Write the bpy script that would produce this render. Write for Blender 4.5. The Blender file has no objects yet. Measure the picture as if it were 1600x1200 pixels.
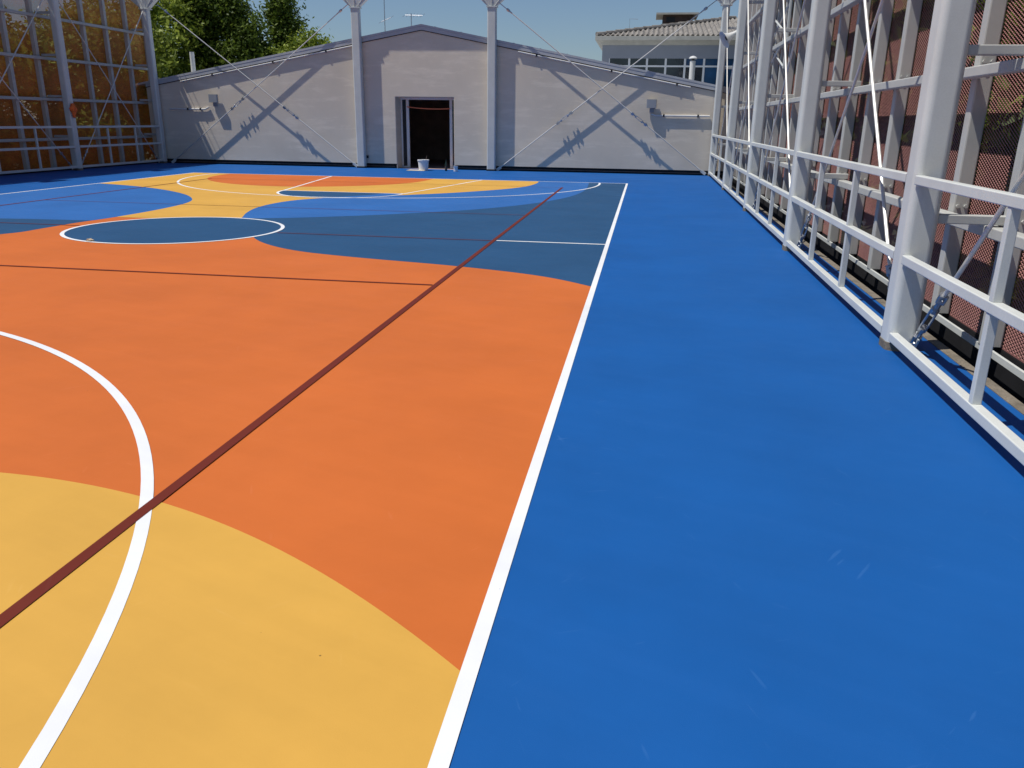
import bpy, bmesh, math, random
from mathutils import Vector, Matrix
random.seed(7)
S = bpy.context.scene
COL = S.collection

# ------------------------------------------------------------------ camera
PITCH, YAW, ROLL, CAMZ, FPX = 0.31773, 0.15413, 0.01422, 1.8764, 1252.5
fwd = Vector((-math.sin(YAW) * math.cos(PITCH), math.cos(YAW) * math.cos(PITCH), -math.sin(PITCH)))
rgt = Vector((math.cos(YAW), math.sin(YAW), 0))
upv = rgt.cross(fwd)
r2 = math.cos(ROLL) * rgt + math.sin(ROLL) * upv
u2 = -math.sin(ROLL) * rgt + math.cos(ROLL) * upv
cam_d = bpy.data.cameras.new('camera')
cam = bpy.data.objects.new('camera', cam_d)
COL.objects.link(cam)
m = Matrix((r2, u2, -fwd)).transposed().to_4x4()
m.translation = Vector((0, 0, CAMZ))
cam.matrix_world = m
cam_d.sensor_width = 36.0
cam_d.lens = 36.0 * FPX / 1600.0
cam_d.clip_start = 0.05
cam_d.clip_end = 2000
S.camera = cam

# ------------------------------------------------------------------ light
SUN = Vector((-0.42, -0.165, 1.0)).normalized()      # towards the sun
w = bpy.data.worlds.new('World')
S.world = w
w.use_nodes = True
nt = w.node_tree
nt.nodes.clear()
sky = nt.nodes.new('ShaderNodeTexSky')
sky.sky_type = 'NISHITA'
sky.sun_disc = False
sky.sun_elevation = math.asin(SUN.z)
sky.sun_rotation = math.atan2(SUN.x, SUN.y)
sky.air_density = 1.15
sky.dust_density = 0.3
sky.ozone_density = 1.6
bg = nt.nodes.new('ShaderNodeBackground')
bg.inputs['Strength'].default_value = 0.067
out = nt.nodes.new('ShaderNodeOutputWorld')
tint = nt.nodes.new('ShaderNodeMix')
tint.data_type = 'RGBA'
tint.blend_type = 'MULTIPLY'
tint.inputs[0].default_value = 1.0
tint.inputs[7].default_value = (0.86, 0.99, 1.22, 1)
nt.links.new(sky.outputs[0], tint.inputs[6])
nt.links.new(tint.outputs[2], bg.inputs[0])
nt.links.new(bg.outputs[0], out.inputs[0])
sd = bpy.data.lights.new('sun', 'SUN')
sd.energy = 5.0
sd.angle = math.radians(0.5)
sd.color = (1.0, 0.955, 0.89)
so = bpy.data.objects.new('sun', sd)
COL.objects.link(so)
so.rotation_euler = SUN.to_track_quat('Z', 'Y').to_euler()
S.view_settings.view_transform = 'Standard'
S.view_settings.look = 'None'
S.view_settings.exposure = -0.1
S.view_settings.gamma = 1.0
S.view_settings.use_curve_mapping = False
try:
    S.cycles.max_bounces = 8
    S.cycles.transparent_max_bounces = 16
except Exception:
    pass

# ------------------------------------------------------------------ materials
def mat(name, col, rough=0.6, metal=0.0, var=0.12, scale=3.0, bump=0.0, bscale=60.0, spec=0.4, fine=0.0, tint=None):
    """Principled paint with blotchy colour variation, optional fine speckle and bump."""
    M = bpy.data.materials.new(name)
    M.use_nodes = True
    n, l = M.node_tree.nodes, M.node_tree.links
    b = n['Principled BSDF']
    b.inputs['Roughness'].default_value = rough
    b.inputs['Metallic'].default_value = metal
    b.inputs['Specular IOR Level'].default_value = spec
    tc = n.new('ShaderNodeTexCoord')
    no = n.new('ShaderNodeTexNoise')
    no.inputs['Scale'].default_value = scale
    no.inputs['Detail'].default_value = 6
    no.inputs['Roughness'].default_value = 0.6
    l.new(tc.outputs['Object'], no.inputs['Vector'])
    cr = n.new('ShaderNodeValToRGB')
    t = tint or (1, 1, 1)
    cr.color_ramp.elements[0].position = 0.3
    cr.color_ramp.elements[1].position = 0.7
    cr.color_ramp.elements[0].color = (*[max(0, c * (1 - var)) for c in col], 1)
    cr.color_ramp.elements[1].color = (*[min(1, c * (1 + var) * k) for c, k in zip(col, t)], 1)
    l.new(no.outputs['Fac'], cr.inputs[0])
    src = cr.outputs[0]
    if fine > 0:
        n2 = n.new('ShaderNodeTexNoise')
        n2.inputs['Scale'].default_value = bscale
        n2.inputs['Detail'].default_value = 3
        l.new(tc.outputs['Object'], n2.inputs['Vector'])
        mx = n.new('ShaderNodeMix')
        mx.data_type = 'RGBA'
        mx.blend_type = 'OVERLAY'
        mx.inputs[0].default_value = fine
        l.new(src, mx.inputs[6])
        l.new(n2.outputs['Fac'], mx.inputs[7])
        src = mx.outputs[2]
    l.new(src, b.inputs['Base Color'])
    if bump > 0:
        n3 = n.new('ShaderNodeTexNoise')
        n3.inputs['Scale'].default_value = bscale
        n3.inputs['Detail'].default_value = 4
        l.new(tc.outputs['Object'], n3.inputs['Vector'])
        bp = n.new('ShaderNodeBump')
        bp.inputs['Strength'].default_value = bump
        bp.inputs['Distance'].default_value = 0.01
        l.new(n3.outputs['Fac'], bp.inputs['Height'])
        l.new(bp.outputs[0], b.inputs['Normal'])
    return M

def court_mat(name, col, rough=0.6, spec=0.16, scuff=0.5):
    """Acrylic court paint: soft roller variation, pale scuff arcs, dust, tiny grit."""
    M = bpy.data.materials.new(name)
    M.use_nodes = True
    n, l = M.node_tree.nodes, M.node_tree.links
    b = n['Principled BSDF']
    b.inputs['Specular IOR Level'].default_value = spec
    geo = n.new('ShaderNodeNewGeometry')
    def noise(scale, detail, rgh=0.6, dist=0.0, stretch=None):
        t = n.new('ShaderNodeTexNoise')
        t.inputs['Scale'].default_value = scale
        t.inputs['Detail'].default_value = detail
        t.inputs['Roughness'].default_value = rgh
        t.inputs['Distortion'].default_value = dist
        if stretch:
            m0 = n.new('ShaderNodeMapping')          # rotate first, then stretch
            m0.inputs['Rotation'].default_value = (0, 0, stretch[1])
            l.new(geo.outputs['Position'], m0.inputs[0])
            mp = n.new('ShaderNodeMapping')
            mp.inputs['Scale'].default_value = stretch[0]
            l.new(m0.outputs[0], mp.inputs[0])
            l.new(mp.outputs[0], t.inputs['Vector'])
        else:
            l.new(geo.outputs['Position'], t.inputs['Vector'])
        return t.outputs['Fac']
    def ramp(src, p0, p1, v0=0.0, v1=1.0):
        t = n.new('ShaderNodeMapRange')
        t.inputs['From Min'].default_value = p0
        t.inputs['From Max'].default_value = p1
        t.inputs['To Min'].default_value = v0
        t.inputs['To Max'].default_value = v1
        l.new(src, t.inputs['Value'])
        return t.outputs[0]
    def mul(a, c):
        t = n.new('ShaderNodeMath')
        t.operation = 'MULTIPLY'
        l.new(a, t.inputs[0])
        if isinstance(c, float): t.inputs[1].default_value = c
        else: l.new(c, t.inputs[1])
        return t.outputs[0]
    def mix(fac, a, c):
        t = n.new('ShaderNodeMix')
        t.data_type = 'RGBA'
        l.new(fac, t.inputs[0])
        if isinstance(a, tuple): t.inputs[6].default_value = a
        else: l.new(a, t.inputs[6])
        t.inputs[7].default_value = c
        return t.outputs[2]
    c0 = tuple(c * 0.94 for c in col) + (1,)
    c1 = tuple(min(1, c * 1.07) for c in col) + (1,)
    base = mix(ramp(noise(0.7, 6), 0.35, 0.65), c0, c1)
    lin = noise(2.2, 4, 0.6, 0, ((0.25, 3.0, 1), 0.35))
    base = mix(mul(ramp(lin, 0.45, 0.75), 0.18), base, tuple(min(1, c * 1.18 + 0.006) for c in col) + (1,))
    pale = tuple(min(1, c * 1.15 + k) for c, k in zip(col, (0.05, 0.075, 0.085))) + (1,)
    # short faint rub marks in a few directions, kept only in patches
    for (ang, lo) in ((0.35, 0.70), (1.15, 0.705), (2.2, 0.705), (2.75, 0.71)):
        st = noise(3.1, 1.5, 0.4, 0.35, ((1.3, 9.0, 1), ang))
        patch = ramp(noise(1.9, 2, 0.5, 0, ((1, 1, 1), ang * 2)), 0.52, 0.68)
        base = mix(mul(mul(ramp(st, lo, lo + 0.05), patch), scuff * 0.42), base, pale)
    smear = mul(ramp(noise(5.5, 5, 0.7), 0.62, 0.78), ramp(noise(0.9, 2), 0.48, 0.66))
    base = mix(mul(smear, scuff * 0.34), base, pale)
    # specks of grit
    vo = n.new('ShaderNodeTexVoronoi')
    vo.inputs['Scale'].default_value = 3.2
    l.new(geo.outputs['Position'], vo.inputs['Vector'])
    dot = ramp(vo.outputs['Distance'], 0.008, 0.016, 1.0, 0.0)
    dot2 = mul(dot, ramp(noise(1.3, 2), 0.50, 0.55))
    base = mix(mul(dot2, 0.75), base, (0.02, 0.018, 0.015, 1))
    l.new(base, b.inputs['Base Color'])
    l.new(ramp(noise(1.5, 4), 0.3, 0.7, rough - 0.05, rough + 0.08), b.inputs['Roughness'])
    bp = n.new('ShaderNodeBump')
    bp.inputs['Strength'].default_value = 0.12
    bp.inputs['Distance'].default_value = 0.004
    l.new(noise(240, 3), bp.inputs['Height'])
    l.new(bp.outputs[0], b.inputs['Normal'])
    return M

def wall_mat():
    M = mat('stucco', (0.68, 0.605, 0.49), 0.9, var=0.07, scale=0.55, bump=0.35, bscale=30, spec=0.1)
    n, l = M.node_tree.nodes, M.node_tree.links
    b = n['Principled BSDF']
    src = b.inputs['Base Color'].links[0].from_socket
    geo = n.new('ShaderNodeNewGeometry')
    mp = n.new('ShaderNodeMapping')
    mp.inputs['Scale'].default_value = (0.5, 0.5, 2.4)
    l.new(geo.outputs['Position'], mp.inputs[0])
    n2 = n.new('ShaderNodeTexNoise')
    n2.inputs['Scale'].default_value = 1.6
    n2.inputs['Detail'].default_value = 7
    n2.inputs['Roughness'].default_value = 0.65
    l.new(mp.outputs[0], n2.inputs['Vector'])
    r = n.new('ShaderNodeMapRange')
    r.inputs['From Min'].default_value = 0.5
    r.inputs['From Max'].default_value = 0.75
    r.inputs['To Max'].default_value = 0.75
    l.new(n2.outputs['Fac'], r.inputs['Value'])
    mx = n.new('ShaderNodeMix')
    mx.data_type = 'RGBA'
    l.new(r.outputs[0], mx.inputs[0])
    l.new(src, mx.inputs[6])
    mx.inputs[7].default_value = (0.86, 0.775, 0.64, 1)
    l.new(mx.outputs[2], b.inputs['Base Color'])
    return M

MT = {}
MT['blue'] = court_mat('blue_court_paint', (0.006, 0.081, 0.286))
MT['light_blue'] = court_mat('light_blue_court_paint', (0.025, 0.114, 0.335), scuff=0.25)
MT['navy'] = court_mat('navy_court_paint', (0.017, 0.066, 0.150), scuff=0.6)
MT['orange'] = court_mat('orange_court_paint', (0.495, 0.122, 0.024), scuff=0.35)
MT['yellow'] = court_mat('yellow_court_paint', (0.555, 0.308, 0.057), scuff=0.25)
MT['white'] = court_mat('white_line_paint', (0.68, 0.69, 0.70), scuff=0.1)
MT['red'] = court_mat('dark_red_line_paint', (0.125, 0.019, 0.009), scuff=0.2)
MT['steel'] = mat('light_grey_steel_paint', (0.57, 0.59, 0.565), 0.42, var=0.07, scale=2.0, fine=0.12, bump=0.05, bscale=90, spec=0.45)
MT['steel_warm'] = mat('grey_mullion_paint', (0.44, 0.445, 0.42), 0.5, var=0.07, scale=2.5, spec=0.35)
MT['rod'] = mat('galvanised_rod', (0.62, 0.61, 0.57), 0.38, 0.25, var=0.08, scale=8)
MT['zinc'] = mat('zinc_turnbuckle', (0.42, 0.44, 0.47), 0.3, 0.8, var=0.2, scale=20)
MT['mesh'] = mat('red_brown_mesh_paint', (0.28, 0.13, 0.117), 0.45, var=0.2, scale=1.2, spec=0.4)
MT['mesh_backlit'] = mat('backlit_mesh_paint', (0.50, 0.19, 0.052), 0.5, var=0.25, scale=1.0, spec=0.3)  # red-brown mesh again, its orange backlit glow put into the colour
MT['stucco'] = wall_mat()
MT['roof'] = mat('grey_metal_roof', (0.45, 0.465, 0.48), 0.5, 0.0, var=0.08, scale=1.5)
MT['dark'] = mat('black_membrane', (0.012, 0.012, 0.014), 0.7, var=0.3, scale=4)
MT['ledge'] = mat('brown_ledge', (0.16, 0.11, 0.09), 0.8, var=0.25, scale=6)
MT['concrete'] = mat('weathered_concrete', (0.17, 0.145, 0.112), 0.9, var=0.4, scale=5, bump=0.6, bscale=70, fine=0.5)
MT['slab'] = mat('slab_concrete', (0.3, 0.29, 0.27), 0.9, var=0.2, scale=3)
MT['frame'] = mat('white_door_frame', (0.80, 0.80, 0.78), 0.4, var=0.04, scale=3)
MT['interior'] = mat('dim_interior_plaster', (0.42, 0.30, 0.25), 0.9, var=0.2, scale=2)
MT['plastic'] = mat('white_bucket_plastic', (0.78, 0.78, 0.76), 0.35, var=0.06, scale=9)
MT['bottle'] = mat('dark_green_glass', (0.01, 0.03, 0.022), 0.12, var=0.3, scale=9, spec=0.6)
MT['card'] = mat('beige_cardboard', (0.55, 0.47, 0.35), 0.85, var=0.15, scale=9)
MT['orange_cloth'] = mat('orange_red_cloth', (0.85, 0.15, 0.03), 0.85, var=0.4, scale=14, bump=0.5, bscale=40)
MT['cord'] = mat('orange_cord', (0.75, 0.20, 0.09), 0.6)
MT['box'] = mat('grey_box_paint', (0.30, 0.32, 0.34), 0.5, var=0.05)
MT['pipe'] = mat('white_conduit', (0.62, 0.62, 0.60), 0.3, var=0.05, spec=0.5)
MT['black'] = mat('black_plastic', (0.015, 0.015, 0.016), 0.5)
MT['scrap'] = mat('stained_paper', (0.45, 0.38, 0.27), 0.9, var=0.5, scale=25)
MT['render'] = mat('grey_render', (0.30, 0.315, 0.345), 0.9, var=0.05, scale=0.8, bump=0.2, bscale=25)
MT['cream'] = mat('cream_gutter', (0.42, 0.41, 0.36), 0.7, var=0.12, scale=3)
MT['tile'] = mat('old_roof_tile', (0.21, 0.195, 0.175), 0.9, var=0.5, scale=3.5, fine=0.6, bscale=12)
MT['brown'] = mat('brown_wood', (0.075, 0.05, 0.04), 0.8, var=0.3, scale=5)
MT['glass'] = mat('dark_window_glass', (0.015, 0.022, 0.03), 0.08, var=0.5, scale=0.9, spec=0.8)
MT['glass_blue'] = mat('blue_window_glass', (0.015, 0.06, 0.14), 0.1, var=0.5, scale=0.9, spec=0.8)
MT['trunk'] = mat('tree_bark', (0.10, 0.075, 0.055), 0.95, var=0.3, scale=6, bump=0.8, bscale=20)
MT['ground'] = mat('outer_ground', (0.045, 0.05, 0.022), 0.95, var=0.3, scale=0.3)

def leaf_mat(name, a, b_):
    M = bpy.data.materials.new(name)
    M.use_nodes = True
    n, l = M.node_tree.nodes, M.node_tree.links
    b = n['Principled BSDF']
    b.inputs['Roughness'].default_value = 0.55
    b.inputs['Specular IOR Level'].default_value = 0.25
    geo = n.new('ShaderNodeNewGeometry')
    cr = n.new('ShaderNodeValToRGB')
    cr.color_ramp.elements[0].color = (*a, 1)
    cr.color_ramp.elements[1].color = (*b_, 1)
    l.new(geo.outputs['Random Per Island'], cr.inputs[0])
    l.new(cr.outputs[0], b.inputs['Base Color'])
    tr = n.new('ShaderNodeBsdfTranslucent')
    l.new(cr.outputs[0], tr.inputs[0])
    mx = n.new('ShaderNodeMixShader')
    mx.inputs[0].default_value = 0.3
    l.new(b.outputs[0], mx.inputs[1])
    l.new(tr.outputs[0], mx.inputs[2])
    l.new(mx.outputs[0], n['Material Output'].inputs[0])
    return M
MT['leaf'] = leaf_mat('green_leaves', (0.09, 0.135, 0.012), (0.30, 0.36, 0.045))
MT['leaf_dark'] = leaf_mat('dark_leaves', (0.045, 0.08, 0.012), (0.17, 0.23, 0.03))
MT['leaf_yellow'] = leaf_mat('yellow_green_leaves', (0.16, 0.15, 0.02), (0.36, 0.32, 0.04))

# ------------------------------------------------------------------ mesh helpers
class MB:
    def __init__(s): s.v, s.f, s.sm = [], [], []
    def add(s, vs, fs, smooth=False):
        o = len(s.v)
        s.v += [tuple(v) for v in vs]
        s.f += [tuple(i + o for i in f) for f in fs]
        s.sm += [smooth] * len(fs)
        return s
    def box(s, x0, y0, z0, x1, y1, z1):
        vs = [(x, y, z) for z in (z0, z1) for y in (y0, y1) for x in (x0, x1)]
        return s.add(vs, [(0, 2, 3, 1), (4, 5, 7, 6), (0, 1, 5, 4), (2, 6, 7, 3), (0, 4, 6, 2), (1, 3, 7, 5)])
    def loft(s, rings, caps=True, smooth=True):
        n = len(rings[0])
        vs = [p for r in rings for p in r]
        fs = []
        for k in range(len(rings) - 1):
            for i in range(n):
                j = (i + 1) % n
                fs.append((k * n + i, k * n + j, (k + 1) * n + j, (k + 1) * n + i))
        s.add(vs, fs, smooth)
        if caps:
            s.add(rings[0], [tuple(reversed(range(n)))])
            s.add(rings[-1], [tuple(range(n))])
        return s
    def tube(s, pts, r, n=10, caps=True):
        pts = [Vector(p) for p in pts]
        rs = r if isinstance(r, (list, tuple)) else [r] * len(pts)
        rings = []
        for i, p in enumerate(pts):
            d = (pts[min(i + 1, len(pts) - 1)] - pts[max(i - 1, 0)]).normalized()
            a = d.cross(Vector((0, 0, 1)))
            if a.length < 1e-3: a = d.cross(Vector((0, 1, 0)))
            a.normalize()
            b = d.cross(a)
            rings.append([p + rs[i] * (math.cos(t) * a + math.sin(t) * b) for t in [2 * math.pi * k / n for k in range(n)]])
        return s.loft(rings, caps)
    def bar(s, p, q, wdt, h, r=0.008, seg=3, up=(0, 0, 1)):
        """rounded rectangular tube from p to q: width across, height along 'up'"""
        p, q = Vector(p), Vector(q)
        d = (q - p).normalized()
        a = d.cross(Vector(up)).normalized()
        b = a.cross(d).normalized()
        prof = []
        for cx, cy, t0 in ((1, 1, 0), (-1, 1, 90), (-1, -1, 180), (1, -1, 270)):
            for k in range(seg + 1):
                t = math.radians(t0 + 90 * k / seg)
                prof.append((cx * (wdt / 2 - r) + r * math.cos(t), cy * (h / 2 - r) + r * math.sin(t)))
        rings = [[e + x * a + y * b for x, y in prof] for e in (p, q)]
        n0 = len(s.sm)
        s.loft(rings, True, True)
        for i in range(len(prof)):          # the four flat sides stay flat, only the corners are smooth
            if i % (seg + 1) == seg: s.sm[n0 + i] = False
        return s
    def lathe(s, prof, n=20, c=(0, 0, 0), axis=None):
        rings = [[Vector(c) + Vector((r * math.cos(2 * math.pi * k / n), r * math.sin(2 * math.pi * k / n), z)) for k in range(n)] for r, z in prof]
        return s.loft(rings, True)
    def build(s, name, material, parent=None, kind=None):
        me = bpy.data.meshes.new(name)
        me.from_pydata(s.v, [], s.f)
        me.polygons.foreach_set('use_smooth', s.sm)
        me.update()
        bm = bmesh.new()
        bm.from_mesh(me)
        bmesh.ops.recalc_face_normals(bm, faces=bm.faces)
        for e in bm.edges:
            if len(e.link_faces) == 2 and e.calc_face_angle(0) > math.radians(38): e.smooth = False
        bm.to_mesh(me)
        bm.free()
        me.materials.append(MT[material])
        o = bpy.data.objects.new(name, me)
        COL.objects.link(o)
        if parent: o.parent = parent
        if kind: o['kind'] = kind
        return o

def tag(o, label, cat, group=None):
    o['label'] = label
    o['category'] = cat
    if group: o['group'] = group
    return o
def empty(name, loc, label, cat, group=None):
    o = bpy.data.objects.new(name, None)
    o.empty_display_size = 0.2
    o.location = loc
    COL.objects.link(o)
    return tag(o, label, cat, group)
def shared(name, me, parent, loc):
    o = bpy.data.objects.new(name, me)
    COL.objects.link(o)
    o.parent = parent
    o.location = loc
    return o
def at(o, parent):
    """o was modelled in world coordinates: keep it there under an Empty that has a location"""
    o.parent = parent
    o.matrix_parent_inverse = Matrix.Translation(-Vector(parent.location))
    return o

# ------------------------------------------------------------------ setting: ground, court
MB().box(-300, -300, -3.2, 300, 600, -3.0).build('ground', 'ground', kind='structure')
FX0, FX1, FY0, FY1 = -19.98, 2.68, -8.0, 31.93
MB().box(FX0, FY0, -0.5, FX1, FY1, 0.0).build('court_floor', 'blue', kind='structure')
MB().box(FX1, FY0, -0.5, 2.775, FY1, 0.006).build('concrete_edge', 'concrete', kind='structure')

def crom(pts, k=8):
    out_ = []
    P = [Vector((*p, 0)) for p in pts]
    for i in range(len(P) - 1):
        a, b, c, d = P[max(i - 1, 0)], P[i], P[i + 1], P[min(i + 2, len(P) - 1)]
        for j in range(k):
            t = j / k
            q = 0.5 * ((2 * b) + (c - a) * t + (2 * a - 5 * b + 4 * c - d) * t * t + (3 * b - a - 3 * c + d) * t ** 3)
            out_.append((q.x, q.y))
    out_.append(pts[-1])
    return out_
def sheet(name, poly, layer, material):
    z = 0.0007 * layer
    me = bpy.data.meshes.new(name)
    bm = bmesh.new()
    vs = [bm.verts.new((x, y, z)) for x, y in poly]
    f = bm.faces.new(vs)
    bm.normal_update()
    if f.normal.z < 0: f.normal_flip()
    bmesh.ops.triangulate(bm, faces=bm.faces[:], ngon_method='EAR_CLIP')
    bm.to_mesh(me)
    bm.free()
    me.materials.append(MT[material])
    o = bpy.data.objects.new(name, me)
    COL.objects.link(o)
    o['kind'] = 'structure'
    return o
def band(name, pts, width, layer, material):
    """painted line of constant width along a polyline"""
    z = 0.0007 * layer
    P = [Vector((*p, 0)) for p in pts]
    closed = (P[0] - P[-1]).length < 1e-4
    if closed: P = P[:-1]
    n = len(P)
    L, R_ = [], []
    for i in range(n):
        a = P[(i - 1) % n] if closed or i > 0 else P[i]
        c = P[(i + 1) % n] if closed or i < n - 1 else P[i]
        d = (c - a).normalized()
        nn = Vector((-d.y, d.x, 0)) * width / 2
        L.append((P[i].x + nn.x, P[i].y + nn.y, z))
        R_.append((P[i].x - nn.x, P[i].y - nn.y, z))
    fs = [(i, n + i, n + (i + 1) % n, (i + 1) % n) for i in range(n if closed else n - 1)]
    me = bpy.data.meshes.new(name)
    me.from_pydata(L + R_, [], fs)
    bm = bmesh.new(); bm.from_mesh(me)
    bmesh.ops.recalc_face_normals(bm, faces=bm.faces)
    bm.normal_update()
    if bm.faces[:] and bm.faces[0].normal.z < 0: bmesh.ops.reverse_faces(bm, faces=bm.faces[:])
    bm.to_mesh(me); bm.free()
    me.materials.append(MT[material])
    o = bpy.data.objects.new(name, me)
    COL.objects.link(o)
    o['kind'] = 'structure'
    return o
def arc(cx, cy, r, a0, a1, n=72):
    return [(cx + r * math.cos(math.radians(a0 + (a1 - a0) * k / n)), cy + r * math.sin(math.radians(a0 + (a1 - a0) * k / n))) for k in range(n + 1)]

CX = -7.95
XR, XL = -0.505, -15.40          # side-line centres
YE, YM, YN = 26.62, 13.0, -0.62  # end line, halfway line, near end line
# orange court field, then the coloured waves over it
sheet('orange_court_field', [(XL, YN), (XR, YN), (XR, YE), (XL, YE)], 1, 'orange')
navy_edge = crom([(-7.95, 13.05), (-6.64, 13.0), (-6.19, 12.31), (-5.82, 11.86), (-5.36, 11.46), (-4.84, 11.16), (-4.22, 10.95), (-3.57, 10.78), (-2.65, 10.57), (-1.87, 10.33), (-1.3, 10.09), (-0.9, 9.83), (-0.505, 9.48)])
yel_r = crom([(-7.4, 13.9), (-7.68, 14.82), (-8.0, 15.67), (-8.24, 16.6), (-8.3, 17.5), (-8.2, 18.27), (-7.97, 18.8), (-7.62, 19.26), (-7.04, 19.73), (-6.5, 20.15), (-5.89, 20.72), (-5.21, 21.4), (-4.58, 22.2), (-3.95, 23.18), (-3.55, 24.1), (-3.36, 25.0), (-3.31, 26.0), (-3.36, 26.62)])
bn_r = crom([(-7.9, 14.7), (-7.65, 14.77), (-6.95, 14.99), (-6.3, 15.35), (-5.62, 15.81), (-4.76, 16.5), (-3.81, 17.4), (-3.0, 18.5), (-2.34, 19.83), (-1.9, 21.28), (-1.68, 22.77), (-1.63, 24.4), (-1.72, 26.62)])
sheet('navy_court_wave', navy_edge + [(XR, YE), (-3.5, YE), (-4.6, 23.6), (-7.0, 20.6), (-8.5, 19.4), (-8.7, 16.5), (-8.4, 15.0)], 2, 'navy')
lobe = crom([(XL, 9.6), (-13.5, 10.35), (-11.5, 11.0), (-10.6, 11.36), (-10.2, 11.9), (-10.16, 12.51), (-10.13, 13.32), (-10.03, 14.1), (-9.98, 15.08), (-10.02, 16.13), (-10.16, 17.08), (-10.49, 17.92), (-11.2, 18.9), (-12.13, 19.78), (-13.19, 20.53), (-14.33, 21.1), (XL, 21.46)])
sheet('navy_court_wave', lobe, 2, 'navy')
sheet('light_blue_court_wave', bn_r + [(-3.5, YE), (-4.6, 23.6), (-7.0, 20.6), (-8.5, 19.4), (-8.7, 16.5), (-8.4, 15.0)], 3, 'light_blue')
lobe_top = [p for p in lobe if p[1] > 13.66]
sheet('light_blue_court_wave', [(XL, 13.4), (-12.4, 13.47), (-11.3, 13.6)] + lobe_top, 3, 'light_blue')
sheet('yellow_court_band', [(-8.2, 14.3)] + yel_r + [(XL, YE)] + [p for p in reversed(lobe) if p[1] > 14.35] + [(-10.0, 14.3)], 4, 'yellow')
sheet('orange_court_arc', crom([(-14.05, 26.62), (-14.0, 25.6), (-13.72, 24.5), (-13.1, 23.5), (-12.2, 22.7), (-11.2, 22.25), (-10.2, 22.1), (-9.3, 22.28), (-8.4, 22.8), (-7.6, 23.6), (-7.1, 24.55), (-6.9, 25.6), (-6.86, 26.62)]), 5, 'orange')
ny = [(x, -0.000523 * x ** 3 - 0.1482 * x * x - 0.99218 * x + 1.85764) for x in [-3.9 + (3.9 - 0.505) * k / 40 for k in range(41)]]
sheet('yellow_court_band', crom([(-14.2, -0.6), (-12.5, 2.0), (-9.0, 3.3), (-5.5, 3.58), (-4.2, 3.53)]) + ny + [(XR, YN)], 4, 'yellow')
sheet('navy_centre_circle', arc(CX, YM, 1.78, 0, 360)[:-1], 5, 'navy')
# free-throw half circle: navy on the left, light blue on the right
sheet('navy_free_throw_arc', arc(-7.87, 20.85, 1.64, 180, 300, 40) + [(-6.9, 20.1), (-6.55, 20.85)], 5, 'navy')
sheet('light_blue_free_throw_arc', arc(-7.87, 20.85, 1.64, 268, 360, 40) + [(-6.7, 20.85), (-6.95, 20.2), (-7.4, 19.6)], 6, 'light_blue')
# white basketball lines
LW = 0.064
band('white_court_line', [(XR, YN), (XR, YE + LW / 2)], LW, 7, 'white')
band('white_court_line', [(XL, YN), (XL, YE + LW / 2)], LW, 7, 'white')
band('white_court_line', [(XL + LW / 2, YE), (XR - LW / 2, YE)], LW, 8, 'white')
band('white_court_line', [(-2.31, YM), (XR - LW / 2, YM)], LW, 8, 'white')
band('white_court_line', [(XL + LW / 2, YM), (-13.6, YM)], LW, 8, 'white')
band('white_centre_circle_line', arc(CX, YM, 1.77, 0, 360, 96), LW, 8, 'white')
band('white_arc_line', arc(CX, 25.96, 6.60, 174.3, 365.7, 120), LW, 7, 'white')
band('white_arc_line', [(-14.72, YN)] + arc(-8.12, 0.045, 6.61, 174, 6, 120) + [(-1.50, 0.3), (-1.49, YN)], LW, 7, 'white')
band('white_key_line', [(-10.4, YE), (-9.53, 20.85)], LW, 7, 'white')
band('white_key_line', [(-5.22, YE), (-6.2, 20.85)], LW, 7, 'white')
band('white_key_line', [(-9.5, 20.88), (-6.2, 20.88)], LW, 8, 'white')
band('white_key_line', arc(-7.87, 20.85, 1.66, 180, 360, 60), LW, 9, 'white')
# dark red volleyball lines
RW = 0.065
band('dark_red_court_line', [(-2.355, YN - 2), (-2.355, 24.35)], RW, 10, 'red')
band('dark_red_court_line', [(-13.50, YN - 2), (-13.50, 24.35)], RW, 10, 'red')
band('dark_red_court_line', [(-13.46, 24.32), (-2.40, 24.32)], 0.028, 10, 'red')
for y in (9.16, 16.78, 12.97):
    if y == 12.97:
        band('dark_red_court_line', [(-13.46, y), (CX - 1.85, y)], 0.038, 10, 'red')
        band('dark_red_court_line', [(CX + 1.85, y), (-2.40, y)], 0.038, 10, 'red')
    else:
        band('dark_red_court_line', [(-13.46, y), (-2.40, y)], 0.05 if y < 12 else 0.03, 10, 'red')

# ------------------------------------------------------------------ steel fences (right and left)
ZB = (1.04, 2.35, 3.66, 4.97)          # outer beams, centre height
ZTOP = 7.05

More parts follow.
